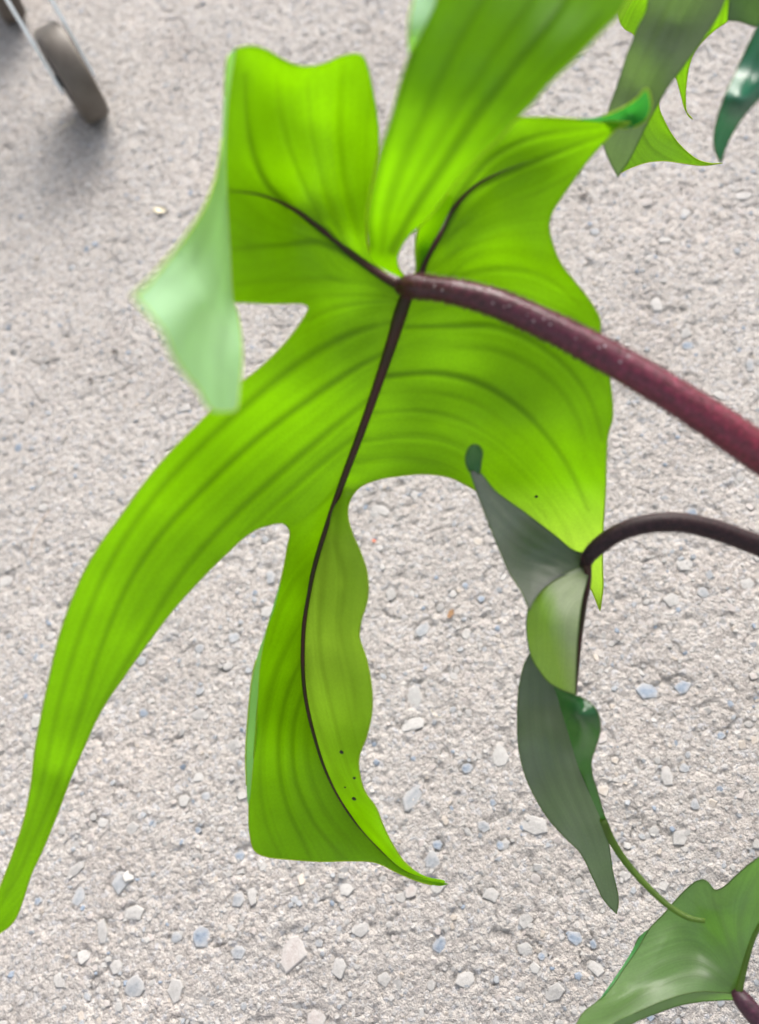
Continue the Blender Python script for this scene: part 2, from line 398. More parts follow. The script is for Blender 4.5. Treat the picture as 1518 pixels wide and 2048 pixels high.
left_v = [(.62, None, MIDL), (.30, None, [(800, 620), (740, 780), (690, 930), (650, 1040)], 9), (.42, None, [(648, 1150), (615, 1350), (640, 1500), (700, 1630), (780, 1720)], 6), (.75, 0, [(490, 150), (495, 240), (508, 310), (535, 370), (575, 412)][::-1]), (.35, -1, [(640, 440), (590, 330), (562, 240), (552, 150)]), (.3, -2, [(690, 490), (645, 360), (622, 250), (615, 160)]),
    (.3, -3, [(735, 520), (695, 380), (682, 250), (690, 130)]), (1.0, 1, AV), (.6, 2, [(720, 520), (640, 485), (560, 491), (465, 498)]), (.25, 2.8, [(790, 575), (690, 560), (580, 560), (470, 570)]),
    (.45, 4, [(805, 600), (740, 605), (660, 618), (618, 640)]), (.5, 5, [(798, 640), (700, 670), (620, 712), (560, 755), (470, 830), (380, 915), (300, 1005), (222, 1125), (160, 1270), (115, 1420), (75, 1600), (10, 1790)]),
    (.6, 6, [(778, 700), (700, 745), (600, 812), (500, 890), (420, 965), (330, 1060), (262, 1160), (205, 1290), (160, 1430), (110, 1580), (50, 1720), (-20, 1850)]),
    (.5, 7, [(748, 790), (650, 870), (540, 965), (440, 1060), (355, 1160), (275, 1290), (210, 1400), (150, 1530), (90, 1680)]), (.5, 8, [(725, 860), (640, 930), (560, 1000), (480, 1072)]),
    (.5, 9, [(690, 955), (640, 1010), (590, 1050)]), (.4, 10, [(640, 1105), (590, 1160), (560, 1215), (540, 1290)]), (.45, 11, [(612, 1230), (578, 1290), (548, 1360), (530, 1440), (520, 1540), (530, 1640), (560, 1712)]),
    (.5, 12, [(607, 1310), (574, 1390), (557, 1490), (570, 1600), (620, 1716)]), (.5, 13, [(610, 1370), (586, 1460), (590, 1560), (630, 1650), (690, 1718)]), (.4, 14, [(618, 1430), (616, 1520), (650, 1620), (730, 1715)]),
    (.4, 15, [(650, 1540), (700, 1640), (770, 1722)])]
fl = big.sheet(left_out, left_c, left_v, shared=[MIDL, [(640, 1050), (600, 1052)]], relief=.0008, wave=.003)
# right half: right upper lobe, right lobe, right side of the middle lobe
right_out = [m[:2] for m in MID] + [(890, 1762), (850, 1752), (812, 1727), (786, 1690), (766, 1650), (752, 1615), (730, 1583), (719, 1545), (718, 1515), (734, 1470), (744, 1420), (742, 1365), (732, 1315), (719, 1275), (722, 1243),
    (735, 1198), (735, 1152), (723, 1110), (706, 1070), (696, 1036), (697, 1010), (708, 987), (727, 970), (760, 958), (805, 951), (850, 948), (900, 955), (945, 977), (1000, 1010), (1060, 1050), (1120, 1095), (1160, 1140), (1183, 1180),
    (1200, 1222), (1200, 1222), (1206, 1175), (1205, 1130), (1206, 1060), (1211, 980), (1213, 905), (1216, 868), (1225, 835), (1221, 770), (1211, 715), (1201, 668), (1200, 640), (1181, 604), (1150, 564), (1121, 526), (1105, 487), (1098, 452),
    (1105, 424), (1130, 385), (1160, 342), (1178, 318), (1205, 288), (1238, 254), (1262, 246), (1262, 246), (1210, 242), (1150, 238), (1080, 235), (1030, 238), (985, 262), (935, 320), (890, 385), (855, 425), (835, 462), (830, 500), (832, 540)]
right_c = MIDC + [(835, 545, .398), (832, 500, .394), (840, 460, .388), (900, 415, .396), (935, 320, .385), (1030, 238, .376), (1150, 238, .366), (1250, 248, .356), (1205, 288, .367), (1160, 342, .377), (1098, 452, .387),
    (1000, 400, .388), (1080, 330, .381), (1000, 520, .402), (1150, 564, .392), (1200, 640, .392), (1100, 640, .408), (980, 650, .414), (1225, 835, .402), (1213, 905, .410), (1211, 980, .422), (1206, 1060, .445), (1200, 1200, .490), (1120, 1095, .470),
    (1060, 1050, .458), (1000, 1010, .447), (945, 977, .440), (850, 948, .432), (760, 958, .440), (708, 987, .445), (880, 760, .422), (1000, 820, .418), (1100, 800, .412), (1100, 920, .430), (1150, 1030, .452), (900, 870, .430),
    (697, 1036, .430), (735, 1175, .424), (720, 1258, .434), (743, 1400, .436), (718, 1525, .458), (760, 1635, .474), (810, 1725, .490), (680, 1180, .446), (675, 1300, .455), (690, 1450, .466), (1040, 470, .392)]
right_v = [(.62, None, MIDL), (.34, None, [(840, 620), (810, 760), (770, 880), (700, 960)], 10), (.22, None, [(980, 900), (1060, 960), (1120, 1040)], 9), (.2, None, [(1000, 420), (1060, 470), (1090, 540)], 9), (.75, 0, [(838, 545), (855, 515), (880, 470), (905, 415), (950, 350), (990, 312), (1060, 278), (1130, 262), (1200, 252)]), (.85, 1, [(842, 535), (880, 470), (930, 395), (990, 358), (1060, 328), (1130, 300), (1210, 268)]),
    (.35, 2, [(845, 548), (890, 480), (960, 432), (1040, 402), (1110, 370), (1160, 335)]), (.3, 3, [(850, 552), (920, 500), (1000, 470), (1080, 450)]), (.4, 4, [(850, 560), (920, 552), (1000, 538), (1060, 543), (1105, 562), (1160, 610)]),
    (.3, 5, [(840, 590), (930, 585), (1040, 590), (1130, 625), (1190, 670)]), (.65, 6, [(815, 655), (900, 653), (990, 654), (1062, 682), (1130, 732), (1180, 800), (1205, 880)]), (.25, 6.6, [(795, 700), (900, 695), (1000, 705), (1080, 745), (1140, 810), (1180, 900)]),
    (.7, 7, [(776, 752), (879, 748), (970, 772), (1039, 817), (1085, 863), (1136, 932), (1176, 1020)]), (.25, 7.5, [(765, 785), (870, 785), (960, 810), (1030, 860), (1080, 910), (1140, 1000)]), (.45, 8, [(750, 826), (850, 823), (936, 846), (1016, 897), (1073, 955), (1136, 1035)]),
    (.45, 9, [(728, 880), (850, 872), (930, 897), (1016, 962), (1095, 1035)]), (.4, 10, [(713, 922), (822, 917), (907, 937), (970, 985)]), (.3, 11, [(680, 980), (672, 1080), (690, 1160), (680, 1260), (705, 1360), (712, 1440)]),
    (.3, 12, [(655, 1050), (645, 1180), (640, 1300), (665, 1420), (690, 1520), (720, 1600)]), (.3, 13, [(610, 1300), (625, 1400), (655, 1500), (690, 1580), (740, 1650), (790, 1712)])]
fr = big.sheet(right_out, right_c, right_v, shared=[MIDL], relief=.0008, wave=.003, tone=lambda q: .55 * np.clip((q[:, 1] - 960) / 120, 0, 1) * np.clip((1620 - q[:, 1]) / 300, 0, 1))  # tone: sky sheen on the middle lobe painted in as lighter green
# the lobe that stands up towards the camera at the top
STAND = [(800, 555), (770, 538), (745, 520)]
stand_out = [(812, 558), (790, 550), (762, 535), (742, 517), (736, 480), (733, 440), (738, 400), (748, 352), (764, 292), (783, 235), (800, 170), (822, 105), (848, 55), (874, 0), (905, -70), (960, -160), (1040, -240),
    (1120, -280), (1220, -250), (1290, -150), (1290, -60), (1240, 28), (1240, 28), (1210, 56), (1150, 118), (1100, 165), (1065, 205), (1030, 242), (1000, 275), (960, 312), (925, 350), (897, 384), (870, 420), (845, 448), (822, 466), (804, 490), (794, 515), (798, 537)]
stand_c = [(812, 558, .399), (760, 530, .380), (735, 450, .342), (764, 292, .308), (800, 170, .298), (874, 0, .295), (960, -160, .293), (1120, -280, .294), (1240, 28, .283), (1290, -100, .283), (1100, 165, .290), (1000, 275, .303), (925, 350, .320), (845, 448, .350), (798, 515, .382),
    (900, 200, .301), (1000, 100, .294), (960, 20, .293), (830, 330, .315), (1080, -80, .290)]
stand_v = [(.7, 0, [(739, 490), (735, 440), (740, 400), (751, 350), (770, 285), (795, 200), (825, 110)]), (.5, 1, [(765, 500), (775, 420), (805, 330), (850, 230), (900, 120), (965, 0), (1040, -130)]), (.4, 2, [(775, 505), (800, 420), (850, 330), (910, 230), (985, 110), (1060, 0), (1120, -130)]),
    (.75, 3, [(785, 500), (825, 425), (885, 335), (960, 225), (1040, 120), (1130, 0), (1190, -110)]), (.35, 4, [(795, 505), (850, 425), (920, 340), (1010, 235), (1100, 135), (1200, 30)])]
big.sheet(stand_out, stand_c, stand_v, shared=[STAND], relief=.0012, wave=.004, vw=12)
# pale strip of its upper side at the left
big.sheet([(829, -40), (826, 0), (819, 35), (817, 70), (819, 108), (822, 105), (848, 55), (874, 0), (890, -35)], [(829, -40, .292), (817, 70, .290), (822, 105, .298), (874, 0, .295), (890, -35, .294)], side='upper', shared=[[(822, 105), (848, 55), (874, 0), (890, -35)]])
# flap folded back from the upper left lobe: glossy upper side
flap_out = [(472, 97), (472, 97), (457, 112), (448, 200), (441, 300), (427, 368), (405, 420), (374, 467), (340, 512), (300, 560), (266, 592), (266, 592), (280, 608), (302, 634), (325, 664), (345, 712), (370, 750), (395, 778), (413, 812), (428, 823), (455, 824), (472, 820),
    (479, 785), (484, 700), (476, 630), (467, 600), (461, 500), (455, 400), (452, 300), (457, 200)]
flap_c = [(472, 97, .335), (457, 200, .338), (452, 300, .343), (455, 400, .350), (461, 500, .353), (467, 600, .352), (448, 200, .332), (441, 300, .326), (405, 420, .300), (340, 512, .262), (266, 592, .225), (325, 664, .228), (370, 750, .240), (428, 823, .262), (472, 820, .285), (484, 700, .318),
    (400, 600, .270), (430, 700, .280)]
big.sheet(flap_out, flap_c, [(.25, 0, [(440, 330), (425, 430), (380, 530), (290, 595)]), (.2, 1, [(455, 400), (445, 520), (410, 620), (350, 690)]), (.2, 2, [(462, 520), (455, 620), (435, 740), (440, 820)])], side='upper', shared=[FOLD], wave=.004, vw=12)
# curled tip of the right upper lobe
big.sheet([(1150, 238), (1195, 235), (1240, 218), (1272, 198), (1293, 178), (1299, 190), (1302, 215), (1292, 240), (1272, 252), (1245, 256), (1210, 246)], [(1150, 238, .366), (1240, 218, .354), (1293, 178, .336), (1302, 215, .344), (1272, 252, .357), (1210, 246, .361), (1262, 226, .360)], side='upper', tone=1.0, shared=[[(1150, 238), (1262, 246)]])
# rolled left edge of the middle lobe
big.sheet([(562, 1160), (549, 1215), (527, 1275), (507, 1340), (496, 1430), (491, 1520), (497, 1612), (505, 1540), (512, 1460), (515, 1400), (520, 1330), (532, 1265)],
    [(562, 1160, .445), (527, 1275, .442), (507, 1340, .440), (496, 1430, .444), (491, 1520, .455), (497, 1612, .470), (515, 1400, .452), (520, 1330, .448), (505, 1540, .462)], side='upper', tone=.3, step=4, shared=[[(562, 1160), (532, 1265), (520, 1330), (515, 1400), (512, 1460), (505, 1540), (498, 1610)]])
# pale turned edge beside the notch
big.sheet([(835, 545), (832, 500), (838, 460), (860, 425), (890, 390), (905, 395), (890, 440), (868, 480), (850, 515)], [(835, 545, .396), (832, 500, .390), (860, 425, .380), (905, 395, .388), (868, 480, .392)], side='under', shared=[[(840, 540), (870, 480), (905, 395)]])
leaf1 = big.build('leaf', M_new, plant)
tag(leaf1, 'big bright yellow green lobed leaf seen from its underside')
def margins(lf, parent, mat, r=.00038):
    parts = [tube(e[::1], r, 5) for e in lf.edges if len(e) > 4]
    return mesh_obj('leaf_margin', *join(parts), mat, parent)
margins(big, leaf1, M_margin)
rod('midrib', MID, M_midrib, leaf1, lift=.0008)
def dz(f, pts, r0, r1, lift):
    n = len(pts); d = f(np.array(pts, float)); return [(p[0], p[1], d[i] - lift, r0 + (r1 - r0) * i / (n - 1)) for i, p in enumerate(pts)]
rod('lobe_vein', dz(fl, AV, 10, .4, .0005), M_midrib, leaf1)
CV = [(838, 560), (850, 522), (878, 472), (905, 420), (950, 372), (1000, 345), (1060, 322)]
rod('lobe_vein', dz(fr, CV, 8.5, .2, .0003), M_midrib, leaf1)
for k, (x, y, rr) in enumerate([(683, 1504, 4.5), (708, 1597, 5), (709, 1556, 3), (690, 1575, 2.2), (1072, 993, 4), (795, 1780, 1)][:5]):
    d = float(fr(np.array([[x, y]]))[0]) - .0012
    a = np.arange(7) * 2 * np.pi / 7; rr2 = rr * (.7 + .6 * rng.random(7))
    V = np.vstack([up3(x + rr2 * np.cos(a) * 1.1, y + rr2 * np.sin(a) * .8, d), up3([x], [y], [d - .0004])])
    mesh_obj('dirt_speck', V, [(i, (i + 1) % 7, 7) for i in range(7)], M_speck, leaf1)

def petiole(pts, mat, parent, zend, n_br, br_len=.0011, name='petiole'):
    """pts as rod(); carries on outside the frame to the stem"""
    S = catmull(pts, 8); P = up3(S[:, 0], S[:, 1], S[:, 2]); r = S[:, 3] * S[:, 2] / FPX
    if zend is not None:
        e = stem_end(zend); t0 = P[-1] - P[-4]; t0 /= np.linalg.norm(t0); D = np.linalg.norm(e - P[-1])
        t = np.linspace(0, 1, 14)[1:, None]; c1 = P[-1] + t0 * D * .4; c2 = e + np.array([0, 0, -.3 * D])
        B = (1 - t) ** 3 * P[-1] + 3 * (1 - t) ** 2 * t * c1 + 3 * (1 - t) * t * t * c2 + t ** 3 * e
        P = np.vstack([P, B]); r = np.concatenate([r, np.linspace(r[-1], r[-1] * 1.25, 13)])
    V, F = tube(P, r * (1 + .03 * (vnoise(np.arange(len(r)) * 1., 0 * r, 2.3, 9) - .5)), 20)
    o = mesh_obj(name, V, F, mat, parent)
    xs = np.concatenate([S[:, 0] / 1518, np.full(len(P) - len(S), 1.0)])
    a = o.data.attributes.new('along', 'FLOAT', 'POINT'); a.data.foreach_set('value', np.repeat(xs, 20).astype(np.float32))
    if n_br: bristles(P[:len(S)], r[:len(S)], n_br, br_len, M_bristle, parent)
    return o, P, r
p1, P1, r1 = petiole([(800, 573, .399, 15), (826, 573, .393, 23), (870, 577, .388, 23), (920, 586, .383, 25), (1000, 609, .378, 28), (1100, 653, .374, 29.5), (1200, 705, .372, 31.5), (1300, 762, .371, 33), (1400, 824, .371, 35), (1480, 878, .372, 37), (1570, 940, .374, 39)],
    M_petiole, leaf1, .36, 6500, .0014)
# small pale pores on the stalk
V = []; F = []
M_pore = plain('pore', (.32, .24, .27), .5, var=.2)
for k in range(26):
    i = int(rng.integers(6, 60)); p = P1[i]; tdir = P1[i + 1] - P1[i]; tdir /= np.linalg.norm(tdir)
    view = C0 - p; view -= tdir * (view @ tdir); view /= np.linalg.norm(view); w = np.cross(tdir, view); a0 = rng.uniform(-.2, 1.0)
    nrm = view * math.cos(a0) + w * math.sin(a0) * -1; c = p + nrm * r1[i] * 1.0; s_ = .00045 * (.5 + rng.random()); q = np.cross(nrm, tdir)
    n = len(V); V += [c + s_ * (math.cos(t) * tdir + math.sin(t) * q) for t in np.arange(8) * math.pi / 4] + [c + nrm * .00035]
    F += [(n + j, n + (j + 1) % 8, n + 8) for j in range(8)]
tag(mesh_obj('pore', V, F, M_pore, p1 if False else leaf1), kind='stuff')

# --- second leaf: twisted dark one at the right
lf2 = Leaf()
lf2.sheet([(959, 945), (990, 981), (1054, 1028), (1115, 1075), (1146, 1100), (1172, 1108), (1172, 1108), (1178, 1125), (1172, 1140), (1146, 1146), (1115, 1158), (1085, 1180), (1066, 1205), (1059, 1222), (1059, 1222), (1044, 1186), (1018, 1143), (992, 1083), (967, 1020), (949, 970), (942, 942)],
    [(950, 945, .405), (1054, 1028, .408), (1172, 1115, .425), (1059, 1215, .412), (992, 1083, .412), (1060, 1110, .424), (1115, 1158, .42), (1010, 1020, .412)],
    [(.5, 0, [(1168, 1118), (1110, 1090), (1040, 1035), (970, 970)]), (.4, 1, [(1165, 1122), (1100, 1105), (1040, 1070), (985, 1010)]), (.3, 2, [(1160, 1128), (1100, 1120), (1050, 1100), (1005, 1060)]), (.3, 3, [(1160, 1135), (1110, 1140), (1070, 1150), (1030, 1130)])], relief=.0018, wave=.006, vw=9, pale=lambda q: .6 * np.clip((1130 - q[:, 0]) / 110, 0, 1))  # pale: the lit part of the underside painted in as silver
lf2.sheet([(957, 948), (963, 920), (965, 903), (957, 891), (944, 890), (934, 902), (931, 922), (940, 944)], [(950, 945, .405), (963, 905, .398), (932, 905, .400), (948, 895, .394)], side='upper', step=4)
lf2.sheet([(1172, 1130), (1146, 1140), (1115, 1151), (1085, 1169), (1064, 1193), (1055, 1224), (1053, 1255), (1056, 1286), (1064, 1317), (1079, 1342), (1097, 1364), (1120, 1378), (1151, 1390), (1151, 1390), (1152, 1340), (1155, 1280), (1163, 1205), (1176, 1145)],
    [(1174, 1132, .424), (1064, 1193, .420), (1053, 1255, .424), (1064, 1317, .424), (1120, 1378, .422), (1151, 1388, .416), (1155, 1280, .408), (1163, 1205, .413), (1100, 1250, .411)],
    [(.15, 0, [(1172, 1140), (1110, 1170), (1075, 1230), (1080, 1310)]), (.1, 1, [(1173, 1142), (1130, 1190), (1105, 1270), (1110, 1360)]), (.1, 2, [(1174, 1150), (1150, 1210), (1135, 1290), (1135, 1380)])], relief=.0014, wave=.003, tone=1.0, pale=lambda q: .75 * np.clip((q[:, 0] - 1105 + .25 * (1300 - q[:, 1])) / 40, 0, 1))  # pale: lit strip beside the midrib, painted into the colour as silver
B34 = [(1060, 1306), (1079, 1342), (1105, 1370), (1120, 1414), (1136, 1465), (1156, 1532), (1182, 1594), (1213, 1668)]
b34c = [(1060, 1306, .430), (1079, 1342, .428), (1105, 1370, .428), (1120, 1414, .430), (1136, 1465, .436), (1156, 1532, .444), (1182, 1594, .456), (1213, 1668, .468)]
lf2.sheet(B34 + [(1226, 1745), (1237, 1800), (1233, 1828), (1233, 1828), (1208, 1800), (1187, 1758), (1161, 1706), (1131, 1676), (1095, 1635), (1064, 1583), (1046, 1537), (1037, 1491), (1035, 1440), (1038, 1375), (1049, 1328)],
    b34c + [(1226, 1745, .480), (1235, 1820, .492), (1187, 1758, .486), (1131, 1676, .474), (1064, 1583, .455), (1036, 1440, .440), (1049, 1328, .430), (1085, 1470, .446), (1140, 1620, .465), (1190, 1720, .478)],
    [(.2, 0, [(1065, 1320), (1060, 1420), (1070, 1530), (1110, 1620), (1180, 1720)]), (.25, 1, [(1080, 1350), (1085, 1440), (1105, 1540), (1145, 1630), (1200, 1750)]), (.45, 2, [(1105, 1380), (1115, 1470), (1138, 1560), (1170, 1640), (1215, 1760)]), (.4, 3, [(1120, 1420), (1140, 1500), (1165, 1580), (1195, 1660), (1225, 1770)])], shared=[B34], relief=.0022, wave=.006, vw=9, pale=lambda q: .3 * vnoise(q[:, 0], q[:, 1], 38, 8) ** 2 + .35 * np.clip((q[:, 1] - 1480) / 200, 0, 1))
lf2.sheet([(1098, 1364), (1120, 1377), (1149, 1389), (1177, 1403), (1192, 1418), (1200, 1440), (1200, 1466), (1191, 1496), (1183, 1522), (1185, 1550), (1195, 1583), (1208, 1628), (1222, 1668), (1213, 1680)] + B34[::-1][:-2],
    b34c[2:] + [(1149, 1389, .417), (1177, 1403, .412), (1200, 1440, .412), (1200, 1466, .418), (1183, 1522, .440), (1195, 1583, .452), (1222, 1668, .466), (1160, 1430, .408), (1172, 1470, .422), (1170, 1540, .446)], side='upper', step=4, shared=[B34], wave=.001)
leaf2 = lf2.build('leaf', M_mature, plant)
tag(leaf2, 'twisted dark grey green leaf with a glossy curled edge, tip trailing')
margins(lf2, leaf2, M_margin_dark, .0003)
petiole([(1170, 1130, .424, 11), (1178, 1112, .420, 15), (1200, 1090, .416, 17), (1240, 1064, .412, 18), (1300, 1047, .409, 19), (1360, 1045, .408, 20), (1420, 1057, .408, 20.5), (1480, 1077, .409, 21), (1570, 1112, .412, 22)], M_petiole2, leaf2, .30, 1300, .0006)
rod('midrib', [(1174, 1128, .421, 9), (1176, 1160, .424, 7), (1168, 1210, .427, 6), (1160, 1270, .428, 5.5), (1154, 1330, .427, 5), (1150, 1388, .424, 4)], M_midrib, leaf2)
tp, TP, tr = rod('leaf_tip', [(1206, 1640, .462, 7), (1222, 1678, .468, 7.5), (1250, 1722, .470, 7), (1290, 1768, .466, 6.5), (1335, 1810, .460, 6), (1378, 1836, .455, 5.5), (1410, 1842, .452, 4.5)], M_olive, leaf2)
bristles(TP, tr, 500, .0005, M_olive, leaf2)

# --- third leaf at the lower right corner
lf3 = Leaf()
lf3.sheet([(1145, 2068), (1166, 2026), (1191, 2006), (1221, 1977), (1249, 1936), (1276, 1897), (1298, 1859), (1329, 1826), (1348, 1804), (1375, 1776), (1392, 1763), (1406, 1759), (1417, 1765), (1430, 1780), (1447, 1774), (1469, 1754), (1497, 1729), (1530, 1705), (1570, 1660), (1620, 1560), (1620, 1560), (1590, 1700),
    (1550, 1790), (1520, 1850), (1505, 1878), (1491, 1922), (1483, 1960), (1477, 1985), (1447, 1985), (1403, 1983), (1362, 1990), (1320, 2004), (1279, 2022), (1230, 2045), (1190, 2085), (1150, 2140), (1120, 2160)],
    [(1477, 1980, .462), (1145, 2068, .452), (1221, 1977, .468), (1298, 1859, .478), (1406, 1759, .470), (1430, 1780, .464), (1530, 1705, .436), (1620, 1560, .42), (1520, 1850, .452), (1491, 1922, .458), (1403, 1983, .462), (1320, 2004, .456), (1200, 2060, .446), (1400, 1890, .474), (1330, 1930, .470), (1460, 1830, .458), (1120, 2160, .44)],
    [(.3, 0, [(1478, 1978), (1400, 1950), (1330, 1965), (1250, 2010), (1180, 2060)]), (.25, 1, [(1478, 1970), (1400, 1920), (1340, 1920), (1270, 1960)]), (.3, 2, [(1480, 1960), (1430, 1880), (1380, 1850), (1330, 1860)]), (.35, 3, [(1484, 1950), (1450, 1860), (1430, 1810), (1410, 1780)]), (.35, 4, [(1490, 1925), (1480, 1850), (1500, 1780), (1560, 1690)]), (.2, 5, [(1498, 1900), (1510, 1830), (1560, 1730)])], relief=.0008, wave=.005)
B3 = [(1477, 1985), (1447, 1985), (1403, 1983), (1362, 1990), (1320, 2004), (1279, 2022), (1230, 2045)]
lf3.sheet(B3 + [(1190, 2085), (1215, 2080), (1262, 2048), (1320, 2024), (1362, 2010), (1403, 2003), (1447, 2000), (1470, 1998)], [(1477, 1985, .462), (1403, 1983, .462), (1320, 2004, .456), (1200, 2060, .446), (1262, 2048, .458), (1362, 2010, .468), (1447, 2000, .470)], step=4, shared=[B3])
B4 = [(1200, 1998), (1221, 1977), (1249, 1936), (1276, 1897), (1298, 1859)]
lf3.sheet(B4 + [(1280, 1872), (1262, 1905), (1240, 1940), (1218, 1972)], [(1200, 1998, .462), (1221, 1977, .468), (1298, 1859, .478), (1240, 1940, .476), (1265, 1900, .482)], side='upper', step=4, shared=[B4])
leaf3 = lf3.build('leaf', M_half, plant)
tag(leaf3, 'broad green leaf catching the light at the lower right corner')
margins(lf3, leaf3, M_margin_dark, .0003)
rod('midrib', [(1477, 1984, .460, 8), (1484, 1955, .458, 6.5), (1493, 1920, .457, 5.5), (1507, 1877, .454, 4.5), (1545, 1800, .447, 3.5), (1600, 1650, .43, 2.5)], M_olive, leaf3)
petiole([(1472, 1980, .462, 11), (1482, 1996, .459, 17), (1503, 2022, .456, 19), (1530, 2052, .454, 19), (1570, 2090, .452, 20)], M_petiole3, leaf3, .16, 400, .0007)

# --- leaves at the upper right
def strap_leaf(outline, ctrl, veins, mat, label, side='under', zend=None, pet=None, margin_mat=None, extra=None, wave=.003):
    lf = Leaf(); lf.sheet(outline, ctrl, veins, side=side, relief=.0014, wave=wave)
    if extra: 
        for e in extra: lf.sheet(*e[:3], side=e[3])
    o = lf.build('leaf', mat, plant); tag(o, label)
    margins(lf, o, margin_mat or M_margin_dark, .0003)
    if pet: petiole(pet, M_petiole2, o, zend, 0)
    return o
strap_leaf([(1238, 18), (1240, 44), (1250, 58), (1268, 70), (1262, 130), (1250, 200), (1240, 290), (1240, 345), (1252, 340), (1271, 332), (1298, 324), (1331, 322), (1362, 326), (1403, 331), (1446, 326), (1446, 326), (1425, 327), (1397, 320), (1370, 300), (1348, 275), (1329, 242), (1318, 212), (1325, 175), (1345, 150),
     (1352, 156), (1357, 172), (1363, 194), (1371, 221), (1386, 239), (1386, 239), (1375, 229), (1371, 198), (1373, 165), (1377, 138), (1386, 110), (1403, 85), (1430, 60), (1457, 40), (1480, 5), (1500, -60), (1440, -140), (1340, -130), (1262, -60)],
    [(1238, 18, .47), (1268, 70, .475), (1240, 345, .50), (1298, 324, .505), (1446, 326, .515), (1348, 275, .51), (1386, 239, .50), (1373, 165, .49), (1457, 40, .47), (1500, -60, .455), (1340, -130, .45), (1300, 200, .496), (1320, 60, .478)],
    [(.2, 0, [(1400, -80), (1300, 60), (1280, 200), (1300, 290), (1400, 325)]), (.2, 1, [(1420, -80), (1400, 40), (1365, 130), (1370, 210)]), (.2, -1, [(1380, -90), (1280, 0), (1255, 60)])], M_fresh,
    'bright green leaf with two thin hooked tips behind the grey green one', pet=[(1430, -70, .458, 8), (1500, -110, .455, 10), (1580, -120, .455, 12)], zend=.46, margin_mat=M_margin)
strap_leaf([(1300, -20), (1293, 22), (1276, 55), (1265, 83), (1254, 110), (1243, 146), (1235, 171), (1224, 200), (1213, 235), (1207, 270), (1208, 291), (1218, 319), (1236, 354), (1236, 354), (1244, 341), (1260, 317), (1277, 283), (1294, 248), (1312, 215), (1334, 176), (1353, 151), (1375, 121), (1397, 91), (1418, 60), (1438, 28), (1452, -5), (1480, -90), (1440, -170), (1350, -140)],
    [(1300, -20, .372), (1265, 83, .380), (1224, 200, .395), (1208, 291, .408), (1236, 354, .418), (1277, 283, .406), (1334, 176, .388), (1397, 91, .374), (1452, -5, .362), (1440, -170, .35), (1290, 180, .398), (1350, 50, .383)],
    [(.3, 0, [(1420, -120), (1340, 0), (1290, 110), (1255, 200), (1230, 300)]), (.35, 1, [(1430, -120), (1370, 0), (1320, 110), (1275, 210), (1240, 320)]), (.3, 2, [(1440, -120), (1400, 0), (1360, 80), (1310, 160), (1270, 250)])], M_strap,
    'long grey green strap leaf pointing down behind the curled tip', pet=[(1430, -140, .355, 9), (1500, -200, .36, 11), (1600, -220, .37, 12)], zend=.50)
strap_leaf([(1520, 45), (1500, 82), (1484, 116), (1469, 149), (1455, 179), (1442, 212), (1433, 242), (1428, 267), (1428, 290), (1433, 309), (1442, 326), (1442, 326), (1448, 305), (1459, 278), (1473, 253), (1492, 226), (1520, 196), (1560, 150), (1620, 60), (1640, -60), (1580, -40)],
    [(1520, 45, .355), (1469, 149, .362), (1428, 280, .376), (1442, 326, .386), (1473, 253, .372), (1520, 196, .360), (1620, 60, .34), (1480, 200, .352), (1640, -60, .34)],
    [(.3, 0, [(1600, -20), (1530, 90), (1480, 180), (1445, 280)]), (.25, 1, [(1610, 0), (1560, 100), (1500, 200), (1455, 280)])], M_blue,
    'dark bluish green pointed leaf at the right edge of the photo', pet=[(1615, -30, .345, 9), (1660, -60, .36, 11)], zend=.52, side='upper')
strap_leaf([(1462, -30), (1458, 5), (1455, 41), (1455, 41), (1480, 43), (1506, 51), (1540, 54), (1590, 20), (1600, -60), (1530, -90)], [(1458, 5, .385), (1455, 41, .388), (1506, 51, .392), (1590, 20, .38), (1530, -90, .37)],
    [(.3, 0, [(1540, -60), (1500, 0), (1480, 40)])], M_mature, 'dull olive leaf cut off by the top right corner', pet=[(1545, -80, .372, 8), (1620, -110, .38, 10)], zend=.48,
    extra=None)

# the stem that carries them, just outside the frame
SP = catmull([(0, 0, 0), (.004, .003, .15), (0, 0, .30), (-.004, .004, .42), (0, 0, .56)], .02)
SP = np.array([[0, 0, -.004], [.004, .003, .08], [.003, .002, .15], [0, 0, .30], [-.002, .002, .42], [0, 0, .56]]) + np.array([sx, sy, 0])
V, F = tube(SP, np.array([.016, .015, .0145, .0135, .0125, .010]), 16)
st = mesh_obj('stem', V, F, plain('stem', (.10, .11, .05), .6, var=.3, scale=40, bump=.4), plant)

# ------------------------------------------------------------------ trolley wheels
M_tyre = plain('tyre', (.062, .048, .036), .55, var=.25, scale=25, col2=(.115, .098, .08), bump=.2, bscale=800)
M_metal = plain('zinc', (.88, .90, .92), .35, metal=.3, var=.08, scale=50)
M_dark = plain('bearing', (.03, .03, .03), .6, var=.2)
def ring(c, ax, prof, seg=48):
    """revolve prof [(offset along axis, radius)] about ax through c"""
    ax = np.array(ax) / np.linalg.norm(ax); u = np.array([0, 0, 1.]) - ax * ax[2]; u /= np.linalg.norm(u); w = np.cross(ax, u); V = []; F = []; m = len(prof)
    for k in range(seg):
        a = 2 * np.pi * k / seg; e = u * math.cos(a) + w * math.sin(a)
        V += [c + ax * o + e * r for o, r in prof]
    for k in range(seg):
        for j in range(m - 1):
            a = k * m + j; b = ((k + 1) % seg) * m + j; F.append((a, b, b + 1, a + 1))
    F.append(tuple(k * m for k in range(seg))[::-1]); F.append(tuple(k * m + m - 1 for k in range(seg)))
    return np.array(V), F
